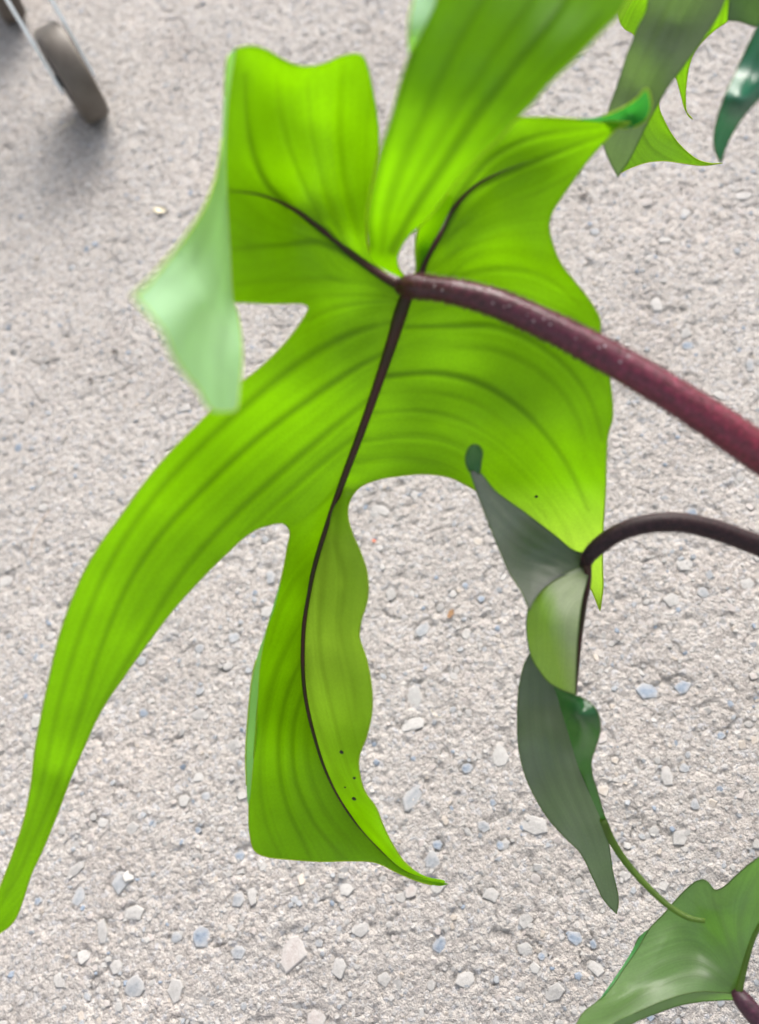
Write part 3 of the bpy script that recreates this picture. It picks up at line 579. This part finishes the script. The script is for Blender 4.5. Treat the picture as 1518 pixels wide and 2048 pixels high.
def box(c, A, B, C_):
    V = []
    for i in (-1, 1):
        for j in (-1, 1):
            for k in (-1, 1): V.append(c + A * i + B * j + C_ * k)
    return np.array(V), [(0, 1, 3, 2), (4, 6, 7, 5), (0, 4, 5, 1), (2, 3, 7, 6), (0, 2, 6, 4), (1, 5, 7, 3)]
g_a = ground(212, 262); g_b = ground(81, 74)
head = g_a - g_b; head /= np.linalg.norm(head); axw = np.cross([0, 0, 1.], head)
RW, HWID = .0510, .0145
trolley = empty('trolley', tuple(g_a - head * .04)); 
tag(trolley, 'trolley corner with dusty grey wheel between bright metal fork arms, top left', 'trolley')
def caster(c):
    prof = [(-HWID, RW * .55), (-HWID, RW * .90), (-HWID * .9, RW * .96), (-HWID * .65, RW), (HWID * .65, RW), (HWID * .9, RW * .96), (HWID, RW * .90), (HWID, RW * .55)]
    w = mesh_obj('wheel', *ring(c, axw, prof), M_tyre, trolley)
    mesh_obj('hub', *ring(c, axw, [(-HWID - .001, .006), (-HWID - .001, RW * .5), (HWID + .001, RW * .5), (HWID + .001, .006)], 24), M_dark, w)
    mesh_obj('axle', *ring(c, axw, [(-HWID - .006, .004), (-HWID - .006, .0065), (HWID + .006, .0065), (HWID + .006, .004)], 16), M_dark, w)
    up = np.array([0, 0, 1.]) * .93 - head * .42; up /= np.linalg.norm(up); side = np.cross(up, axw)
    fk = None; o = None
    crown = c + up * .115
    fk = mesh_obj('fork', *box(crown + up * .0015, axw * (HWID + .0065), side * .012, up * .0015), M_metal, trolley, False)
    for s in (-1, 1):
        base = c + axw * s * (HWID + .0050)
        V = []; prof2 = [(-.012, .010), (.0, .0125), (.05, .017), (.1145, .024)]
        # plate outline, wide at the crown and narrow round the axle
        out = [(-.010, -.007), (-.013, 0), (-.010, .007), (.03, .009), (.1135, .011), (.1135, -.011), (.03, -.009)]
        n = len(out)
        for t in (-.0016, .0016): V += [base + up * a + side * b + axw * t for a, b in out]
        F = [tuple(range(n))[::-1], tuple(range(n, 2 * n))] + [(i, (i + 1) % n, (i + 1) % n + n, i + n) for i in range(n)]
        mesh_obj('fork_arm', np.array(V), F, M_metal, fk, False)
    return crown, up
c1 = g_a - head * .037; c1[2] = RW
cr, upv = caster(c1)
g_c = ground(48, 62); c2 = g_c - head * .037; c2[2] = RW
cr2, _ = caster(c2)
mid = (cr + cr2) / 2 + upv * .008; al = cr2 - cr; al /= np.linalg.norm(al)
mesh_obj('base_plate', *box(mid - head * .0, al * .06, np.cross(al, upv) * .012, upv * .003), M_metal, trolley, False)

# ------------------------------------------------------------------ ground
def ground_mat(name, stone=None, grit=False):
    m, nt = new_mat(name); out = N(nt, 'ShaderNodeOutputMaterial'); pr = N(nt, 'ShaderNodeBsdfPrincipled')
    tc = N(nt, 'ShaderNodeTexCoord'); oi = N(nt, 'ShaderNodeObjectInfo')
    co = tc.outputs['Object']
    if stone is None:
        big_n = N(nt, 'ShaderNodeTexNoise', i_Scale=9.0, i_Detail=4.0); L(nt, co, big_n.inputs['Vector'])
        base = ramp(nt, big_n.outputs['Fac'], [(.3, (.345, .320, .302)), (.5, (.378, .357, .340)), (.7, (.398, .368, .346))])
        vo = N(nt, 'ShaderNodeTexVoronoi', i_Scale=330.0, i_Randomness=1.0)
        wz = N(nt, 'ShaderNodeTexNoise', i_Scale=300.0, i_Detail=2.0); L(nt, co, wz.inputs['Vector'])
        wv = mixc(nt, .006, co, wz.outputs['Color'], 'ADD'); L(nt, wv, vo.inputs['Vector'])
        sep = N(nt, 'ShaderNodeSeparateColor'); L(nt, vo.outputs['Color'], sep.inputs[0])
        tint = ramp(nt, sep.outputs[0], [(.0, (.66, .64, .63)), (.35, (.92, .91, .90)), (.6, (1.02, 1.0, .98)), (.8, (1.1, 1.08, 1.06)), (.93, (.9, .96, 1.06)), (1.0, (1.2, 1.2, 1.2))])
        c = mixc(nt, .85, base, mixc(nt, 1.0, base, tint, 'MULTIPLY'))
        f2 = N(nt, 'ShaderNodeTexNoise', i_Scale=1100.0, i_Detail=3.0); L(nt, co, f2.inputs['Vector'])
        c = mixc(nt, 1.0, c, ramp(nt, f2.outputs['Fac'], [(.25, (.55,) * 3), (.48, (1.,) * 3), (.75, (1.2,) * 3)]), 'MULTIPLY')
        L(nt, c, pr.inputs['Base Color'])
        hsum = math_n(nt, 'ADD', math_n(nt, 'MULTIPLY', vo.outputs['Distance'], -1.2), f2.outputs['Fac'])
        bp = N(nt, 'ShaderNodeBump', i_Strength=1.0, i_Distance=.0014); L(nt, hsum, bp.inputs['Height'])
    else:
        f2 = N(nt, 'ShaderNodeTexNoise', i_Scale=420.0 if grit else 2.2, i_Detail=3.0); L(nt, co, f2.inputs['Vector'])
        f3 = N(nt, 'ShaderNodeTexNoise', i_Scale=1500.0 if grit else 9.0, i_Detail=2.0); L(nt, co, f3.inputs['Vector'])
        c = ramp(nt, f2.outputs['Fac'], [(.3, stone[0]), (.55, stone[1]), (.75, stone[2])])
        c = mixc(nt, 1.0, c, ramp(nt, f3.outputs['Fac'], [(.3, (.85,) * 3), (.7, (1.1,) * 3)]), 'MULTIPLY')
        c = mixc(nt, 1.0, c, ramp(nt, oi.outputs['Random'], [(0, (.82,) * 3), (1, (1.04,) * 3)]), 'MULTIPLY')
        if not grit:
            vl = N(nt, 'ShaderNodeVectorMath', operation='LENGTH'); L(nt, co, vl.inputs[0])
            rm = math_n(nt, 'ADD', vl.outputs['Value'], math_n(nt, 'MULTIPLY', f2.outputs['Fac'], .25))
            c = mixc(nt, ramp(nt, rm, [(.55, (0,) * 3), (1.05, (.6,) * 3)]), c, (.345, .333, .322))      # dusty weathered rim
        L(nt, c, pr.inputs['Base Color'])
        bp = N(nt, 'ShaderNodeBump', i_Strength=.4, i_Distance=.0005); L(nt, f3.outputs['Fac'], bp.inputs['Height'])
    L(nt, bp.outputs[0], pr.inputs['Normal']); pr.inputs['Roughness'].default_value = .88
    pr.inputs['Specular IOR Level'].default_value = .3
    L(nt, pr.outputs[0], out.inputs[0]); return m
M_ground = ground_mat('asphalt')
cols = {'grey': ((.29, .28, .27), (.325, .315, .305), (.36, .35, .34)), 'pale': ((.33, .32, .31), (.36, .35, .338), (.395, .385, .372)), 'blue': ((.16, .20, .26), (.215, .25, .30), (.29, .31, .34)),
        'cream': ((.33, .29, .25), (.38, .34, .30), (.42, .39, .35)), 'pink': ((.32, .285, .27), (.35, .32, .305), (.38, .355, .34)), 'slate': ((.23, .245, .265), (.28, .29, .305), (.32, .325, .33))}
M_st = {k: ground_mat(k + '_stone', v) for k, v in cols.items()}
M_gt = {k: ground_mat(k + '_grit', v, True) for k, v in cols.items()}
corners = np.array([ground(x, y)[:2] for x, y in ((-140, -120), (W0 + 140, -120), (W0 + 140, H0 + 140), (-140, H0 + 140))])
CELL = .0013
lo = corners.min(0); hi = corners.max(0)
nx = int((hi[0] - lo[0]) / CELL); ny = int((hi[1] - lo[1]) / CELL)
gx = lo[0] + np.arange(nx) * CELL; gy = lo[1] + np.arange(ny) * CELL
X, Y = np.meshgrid(gx, gy)
def worley(X, Y, cell, seed):
    r = np.random.default_rng(seed); T = r.random((128, 128, 3)); i = np.floor(X / cell).astype(int); j = np.floor(Y / cell).astype(int)
    d1 = np.full(X.shape, 9.); d2 = np.full(X.shape, 9.); idv = np.zeros(X.shape)
    for a in (-1, 0, 1):
        for b in (-1, 0, 1):
            t = T[(i + a) % 128, (j + b) % 128]; dx = (i + a + t[..., 0]) - X / cell; dy = (j + b + t[..., 1]) - Y / cell; d = np.hypot(dx, dy)
            m = d < d1; d2 = np.where(m, d1, np.minimum(d2, d)); idv = np.where(m, t[..., 2], idv); d1 = np.where(m, d, d1)
    return d1, d2, idv
wx = X + .004 * (vnoise(X, Y, .006, 11) - .5); wy = Y + .004 * (vnoise(X, Y, .006, 12) - .5)
e1 = worley(wx, wy, .0034, 1); ida = e1[2]; crack = np.clip((e1[1] - e1[0]) / .22, 0, 1)
e2 = worley(wx, wy, .012, 2); crack2 = np.clip((e2[1] - e2[0]) / .14, 0, 1)
Hh = (.0009 * ida * crack ** .6 - .0004) + .0006 * e2[2] * crack2 + .0010 * (vnoise(X, Y, .045, 13) - .5) + .0011 * (vnoise(X, Y, .0026, 14) - .5)
pit = np.clip((vnoise(X, Y, .008, 15) - .72) / .28, 0, 1); Hh -= .0022 * pit
cn = np.abs(vnoise(X + .35 * Y, Y - .1 * X, .017, 16) - .5); cm = np.clip((vnoise(X, Y, .021, 17) - .62) / .2, 0, 1)      # short open cracks
Hh -= .0026 * np.exp(-(cn / .022) ** 2) * cm
def hfun(x, y):
    i = np.clip(((x - lo[0]) / CELL).astype(int), 0, nx - 1); j = np.clip(((y - lo[1]) / CELL).astype(int), 0, ny - 1); return Hh[j, i]
# embedded stones: a few shared shapes
def stone_mesh(seed, mat, nseg=9):
    r = np.random.default_rng(seed); a = np.arange(nseg) * 2 * np.pi / nseg + r.uniform(-.32, .32, nseg); rad = r.uniform(.78, 1.12, nseg)
    V = []; tl = r.uniform(-.16, .16, 2)
    for sc, z in ((1.0, -.6), (.99, -.02), (.88, .14), (.45, .19)):
        for k in range(nseg):
            x, y = sc * rad[k] * math.cos(a[k]), sc * rad[k] * math.sin(a[k]); V.append((x, y, z + (x * tl[0] + y * tl[1] + r.uniform(-.05, .05) if z > -.1 else 0)))
    V.append((r.uniform(-.1, .1), r.uniform(-.1, .1), .20)); F = []
    for l in range(3):
        for k in range(nseg): F.append((l * nseg + k, l * nseg + (k + 1) % nseg, (l + 1) * nseg + (k + 1) % nseg, (l + 1) * nseg + k))
    for k in range(nseg): F.append((3 * nseg + k, 3 * nseg + (k + 1) % nseg, 4 * nseg))
    me = bpy.data.meshes.new('stone'); me.from_pydata(V, [], F); me.materials.append(mat); return me
lib = {k: [stone_mesh(i * 7 + j, M_st[k], 5 + (i + j) % 4) for i in range(7)] for j, k in enumerate(cols)}
placed = []; todo = []
def plan_stone(x, y, a, b, rot, kind): placed.append((x, y, max(a, b))); todo.append((x, y, a, b, rot, kind))
def put_stone(x, y, a, b, rot, kind):
    o = bpy.data.objects.new('stone', random.choice(lib[kind])); COL.objects.link(o); o.parent = gr
    z = float(Hs[min(ny - 1, max(0, int((y - lo[1]) / CELL))), min(nx - 1, max(0, int((x - lo[0]) / CELL)))])
    o.location = (x, y, z - .0002 - .0006 * random.random() ** 2); o.scale = (a, b, .0030 + .08 * min(a, b)); o.rotation_euler = (random.uniform(-.13, .13), random.uniform(-.13, .13), rot)
# stones one can pick out in the photo: x, y, half length, half width (pixels), angle, colour
named = [(402, 1872, 21, 17, .2, 'blue'), (1295, 1383, 27, 16, 0, 'blue'), (1364, 1374, 20, 13, .5, 'blue'), (240, 1766, 24, 17, .9, 'slate'), (157, 1795, 22, 11, 1.2, 'slate'), (585, 1905, 36, 27, 1.0, 'pink'), (827, 1592, 34, 14, .9, 'slate'),
    (880, 1890, 20, 13, 1.1, 'blue'), (865, 1722, 18, 16, .3, 'slate'), (829, 1393, 17, 24, 0, 'pale'), (826, 1450, 25, 11, .3, 'pale'), (1000, 1512, 20, 24, 0, 'pale'), (1070, 1652, 28, 19, -.4, 'grey'), (1150, 1877, 20, 12, -.4, 'blue'), (1207, 1580, 15, 12, 0, 'cream'),
    (265, 1828, 22, 13, .3, 'grey'), (205, 1865, 10, 22, .3, 'grey'), (475, 1800, 15, 15, 0, 'slate'), (505, 1792, 10, 16, 0, 'grey'), (268, 1975, 22, 16, .5, 'slate'), (478, 1905, 15, 14, 0, 'slate'), (150, 1740, 20, 9, .7, 'grey'), (395, 1660, 8, 7, 0, 'blue'), (480, 1712, 12, 9, .2, 'blue'),
    (350, 1980, 14, 20, 0, 'grey'), (630, 2035, 22, 14, 0, 'pink'), (875, 1690, 12, 9, 0, 'blue'), (1000, 1690, 9, 8, 0, 'blue'), (933, 1536, 13, 9, .4, 'blue'), (985, 1605, 8, 8, 0, 'blue'), (1010, 1690, 12, 9, .5, 'grey'), (1335, 1555, 14, 20, 0, 'grey'), (1390, 1610, 11, 11, 0, 'slate'),
    (1230, 1520, 9, 8, 0, 'cream'), (1440, 1470, 12, 9, 0, 'blue'), (1375, 690, 14, 9, 0, 'blue'), (1500, 730, 9, 14, 0, 'slate'), (1315, 610, 14, 17, 0, 'grey'), (1480, 955, 10, 9, 0, 'pale'), (1370, 1130, 18, 15, 0, 'grey'), (1495, 1170, 15, 13, 0, 'pale'), (1370, 425, 13, 9, .3, 'pale'),
    (1330, 480, 14, 8, .2, 'pale'), (760, 1020, 25, 10, -.4, 'grey'), (830, 990, 9, 9, 0, 'grey'), (540, 1155, 11, 16, .3, 'slate'), (400, 1430, 16, 11, .3, 'grey'), (880, 1215, 9, 8, 0, 'pale'), (845, 1260, 22, 11, .9, 'slate'), (320, 425, 8, 12, .4, 'pale'), (720, 1860, 18, 12, .4, 'grey'),
    (1050, 1900, 16, 12, 0, 'pale'), (980, 1790, 17, 13, 0, 'grey'), (690, 1780, 16, 12, .2, 'pale'), (930, 1960, 20, 14, .5, 'grey'), (770, 1960, 15, 12, 0, 'grey'), (1110, 1985, 22, 15, .3, 'grey')]
def ang_w(x, y, a):
    p = ground(x, y); q = ground(x + 10 * math.cos(a), y - 10 * math.sin(a)); return math.atan2(*(q - p)[1::-1])
for x, y, a, b, rot, k in named:
    p = ground(x, y); s = np.linalg.norm(ground(x + 10, y) - p) / 10 ; plan_stone(p[0], p[1], a * s * 1.05, b * s * 1.15, ang_w(x, y, rot), k)
kinds = ['grey'] * 9 + ['pale'] * 4 + ['slate'] * 4 + ['blue'] * 1 + ['cream'] * 1 + ['pink'] * 3
tries = 0
while len(placed) < 300 and tries < 20000:
    tries += 1; px = random.uniform(-20, W0 + 20); py = random.uniform(-20, H0 + 20); p = ground(px, py); x, y = p[0], p[1]
    if py < H0 * random.random() ** 1.4 * .9: continue
    a = .0026 + .0036 * random.random() ** 2.6
    if any((x - q[0]) ** 2 + (y - q[1]) ** 2 < (q[2] + a + .002) ** 2 for q in placed): continue
    plan_stone(x, y, a * random.uniform(1, 1.35), a, random.uniform(0, 6.3), random.choice(kinds))
# seat the stones: a fine crevice round each, the mortar level inside
Hs = Hh.copy()
for x, y, a, b, rot, kind in todo:
    m = max(a, b) * 1.6; i0, i1 = [int(np.clip((q - lo[0]) / CELL, 0, nx)) for q in (x - m, x + m)]; j0, j1 = [int(np.clip((q - lo[1]) / CELL, 0, ny)) for q in (y - m, y + m)]
    if i1 <= i0 or j1 <= j0: continue
    dx = X[j0:j1, i0:i1] - x; dy = Y[j0:j1, i0:i1] - y; u = (dx * math.cos(rot) + dy * math.sin(rot)) / a; v = (-dx * math.sin(rot) + dy * math.cos(rot)) / b
    re = np.hypot(u, v); ring_ = np.exp(-((re - 1.08) / .16) ** 2) * (.35 + .65 * (vnoise(X[j0:j1, i0:i1], Y[j0:j1, i0:i1], .006, 21) > .45))
    lvl = Hs[j0:j1, i0:i1].mean(); Hs[j0:j1, i0:i1] = lvl
    Hh[j0:j1, i0:i1] = Hh[j0:j1, i0:i1] - .0018 * ring_ - .0011 * np.clip((1.0 - re) / .3, 0, 1)
# keep only cells in the seen footprint
def infoot(x, y, pad=0.0):
    Q = np.stack([np.ravel(x), np.ravel(y)], 1); c = corners.mean(0); return inside(c + (corners - c) * (1 + pad), Q).reshape(np.shape(x))
mask = infoot(X, Y)
vid = -np.ones(X.shape, int); 
cellm = mask[:-1, :-1] & mask[1:, :-1] & mask[:-1, 1:] & mask[1:, 1:]
used = np.zeros(X.shape, bool); used[:-1, :-1] |= cellm; used[1:, :-1] |= cellm; used[:-1, 1:] |= cellm; used[1:, 1:] |= cellm
vid[used] = np.arange(used.sum())
V = np.stack([X[used], Y[used], Hh[used]], 1)
jj, ii = np.nonzero(cellm)
F = np.stack([vid[jj, ii], vid[jj, ii + 1], vid[jj + 1, ii + 1], vid[jj + 1, ii]], 1)
def fast_mesh(name, V, F, mat, parent=None, smooth=True):
    me = bpy.data.meshes.new(name); k = F.shape[1]
    me.vertices.add(len(V)); me.vertices.foreach_set('co', V.astype(np.float32).ravel())
    me.loops.add(F.size); me.loops.foreach_set('vertex_index', F.astype(np.int32).ravel())
    me.polygons.add(len(F)); me.polygons.foreach_set('loop_start', np.arange(len(F), dtype=np.int32) * k)
    me.update(calc_edges=True); me.polygons.foreach_set('use_smooth', np.full(len(F), smooth)); me.materials.append(mat)
    o = bpy.data.objects.new(name, me); COL.objects.link(o); o.parent = parent; return o
gr = fast_mesh('ground', V, F, M_ground); tag(gr, kind='structure', label='pale grey weathered asphalt with embedded pebbles')
# the same paving carried on outside the seen patch, slightly lower
cc = corners.mean(0); inner = [tuple(c) + (-.0005,) for c in (cc + (corners - cc) * .985)]
cc3 = np.array([*cc, 0.]); outer = [tuple(cc3 + (np.array(p) - cc3) * 30 + np.array([0, 0, -.001])) for p in inner]
sur = mesh_obj('surrounding_asphalt', np.array(inner + outer), [(0, 3, 7, 4), (1, 0, 4, 5), (2, 1, 5, 6), (3, 2, 6, 7)], M_ground, None, False)
# tuck the inner rim under the fine patch
tag(sur, kind='structure')

for t in todo: put_stone(*t)
# smaller aggregate, one joined part per colour group
def scatter(name, count, smin, smax, mat, seed, proud=.25):
    r = np.random.default_rng(seed); n = int(count); pts = lo + r.random((n, 2)) * (hi - lo); pts = pts[infoot(pts[:, 0], pts[:, 1])]; n = len(pts); k = 5
    s = smin + (smax - smin) * r.random(n) ** 2.5; a = r.random((n, k)) * .5 + np.arange(k) * 2 * np.pi / k; rd = r.uniform(.7, 1.15, (n, k)); asp = r.uniform(.6, 1., n); th = r.random(n) * 6.3
    z0 = hfun(pts[:, 0], pts[:, 1]); V = np.zeros((n, 2 * k + 1, 3)); tilt = r.normal(0, .18, (n, 2))
    for l, (sc, zz) in enumerate(((1, -.3), (.72, proud))):
        lx = sc * rd * np.cos(a) * s[:, None]; ly = sc * rd * np.sin(a) * (s * asp)[:, None]
        V[:, l * k:(l + 1) * k, 0] = lx * np.cos(th)[:, None] - ly * np.sin(th)[:, None]; V[:, l * k:(l + 1) * k, 1] = lx * np.sin(th)[:, None] + ly * np.cos(th)[:, None]; V[:, l * k:(l + 1) * k, 2] = zz * s[:, None]
    V[:, 2 * k, 2] = proud * 1.2 * s
    V[..., 2] += V[..., 0] * tilt[:, :1] + V[..., 1] * tilt[:, 1:]
    V[..., 0] += pts[:, :1]; V[..., 1] += pts[:, 1:]; V[..., 2] += z0[:, None] + .0001
    f = []
    for q in range(k): f += [(q, (q + 1) % k, k + (q + 1) % k), (q, k + (q + 1) % k, k + q), (k + q, k + (q + 1) % k, 2 * k)]
    F = (np.array(f)[None] + (np.arange(n) * (2 * k + 1))[:, None, None]).reshape(-1, 3)
    o = fast_mesh(name, V.reshape(-1, 3), F, mat, gr, False); tag(o, kind='stuff'); return o
area_n = 1.0
for k_, n_, sd_ in (('grey', 1500, 41), ('pale', 900, 42), ('pink', 600, 43), ('slate', 450, 44), ('cream', 200, 45), ('blue', 120, 46)): scatter('aggregate', n_, .0026, .0060, M_gt[k_], sd_, .05)
scatter('grit', 30000, .0006, .0027, M_gt['grey'], 31)
scatter('grit', 13000, .0006, .0030, M_gt['pale'], 32)
scatter('grit', 8000, .0006, .0030, M_gt['pink'], 33)
scatter('grit', 4500, .0006, .0034, M_gt['slate'], 34)
scatter('grit', 2000, .0006, .0034, M_gt['cream'], 35)
scatter('grit', 1800, .0006, .0034, M_gt['blue'], 36)

# ------------------------------------------------------------------ litter on the ground
def flake(name, px, py, ln, wd, rot, mat, label, curl=.3):
    p = ground(px, py); s = np.linalg.norm(ground(px + 10, py) - p) / 10; a = ang_w(px, py, rot); u = np.array([math.cos(a), math.sin(a), 0]); w = np.array([-u[1], u[0], 0]); z = float(hfun(p[:1], p[1:2])[0]) + .0022
    V = []; F = []; n = 7
    for lay in (0, .0004):
        for i in range(n):
            t = i / (n - 1) * 2 - 1; hw = wd * s * (1 - t * t) ** .7 * (1 + .25 * math.sin(i * 2.1)) + .0001
            for q in (-1, 0, 1): V.append(p + u * t * ln * s + w * q * hw + np.array([0, 0, z + lay + (curl * wd * s * (q * q * .6) + curl * ln * s * .25 * t * t)]))
    for i in range(n - 1):
        for q in range(2): a_ = i * 3 + q; F += [(a_, a_ + 3, a_ + 4, a_ + 1), (a_ + 3 * n, a_ + 1 + 3 * n, a_ + 4 + 3 * n, a_ + 3 + 3 * n)]
        for q in (0, 2): a_ = i * 3 + q; F.append((a_, a_ + 3, a_ + 3 + 3 * n, a_ + 3 * n))
    o = mesh_obj(name, np.array(V), F, mat); return tag(o, label, 'dead leaf' if 'leaf' in name else 'debris')
M_brown = plain('dry_brown', (.20, .11, .05), .8, var=.3, scale=200); M_black = plain('dark_bit', (.035, .028, .024), .8, var=.3, scale=200); M_straw = plain('straw', (.62, .55, .40), .7, var=.15, scale=200)
flake('dry_leaf_flake', 902, 1229, 11, 5, 1.0, M_brown, 'small brown dry flake on the asphalt right of the big leaf')
flake('leaf_crumb', 1166, 396, 10, 5, .3, M_black, 'dark curled crumb lying right of the upper lobe, the larger of two')
flake('leaf_crumb', 1156, 348, 7, 4, .8, M_black, 'small dark crumb close against the edge of the upper lobe')
flake('leaf_crumb', 231, 705, 7, 4, .2, M_black, 'dark crumb on asphalt left of the pale folded flap')
flake('leaf_crumb', 184, 763, 6, 4, 0, M_black, 'tiny black crumb further down left of the pale folded flap')
flake('petal_flake', 321, 424, 7, 13, 1.2, M_straw, 'pale flake on the asphalt left of the big leaf fold')
flake('red_crumb', 749, 1083, 4, 3, 0, plain('red_bit', (.45, .12, .06), .7), 'tiny reddish crumb in the bay right of the midrib', .1)
def fibre(name, pts, mat, label, r=.00022):
    S = catmull([(x, y) for x, y in pts], 8); P = np.array([ground(x, y, .0028) for x, y in S]); V, F = tube(P, r, 5); return tag(mesh_obj(name, V, F, mat), label, 'fibre')
fibre('straw_fibre', [(124, 254), (133, 250), (141, 248), (147, 240), (151, 234)], M_straw, 'short curled straw fibre beside the trolley wheel', .0005)
fibre('plant_fibre', [(60, 1112), (62, 1095), (72, 1060), (88, 1035), (100, 1020)], M_brown, 'long thin brown fibre on asphalt at the left edge')
fibre('pale_fibre', [(861, 1418), (870, 1430), (884, 1436)], M_straw, 'thin pale fibre on the asphalt right of the middle lobe')
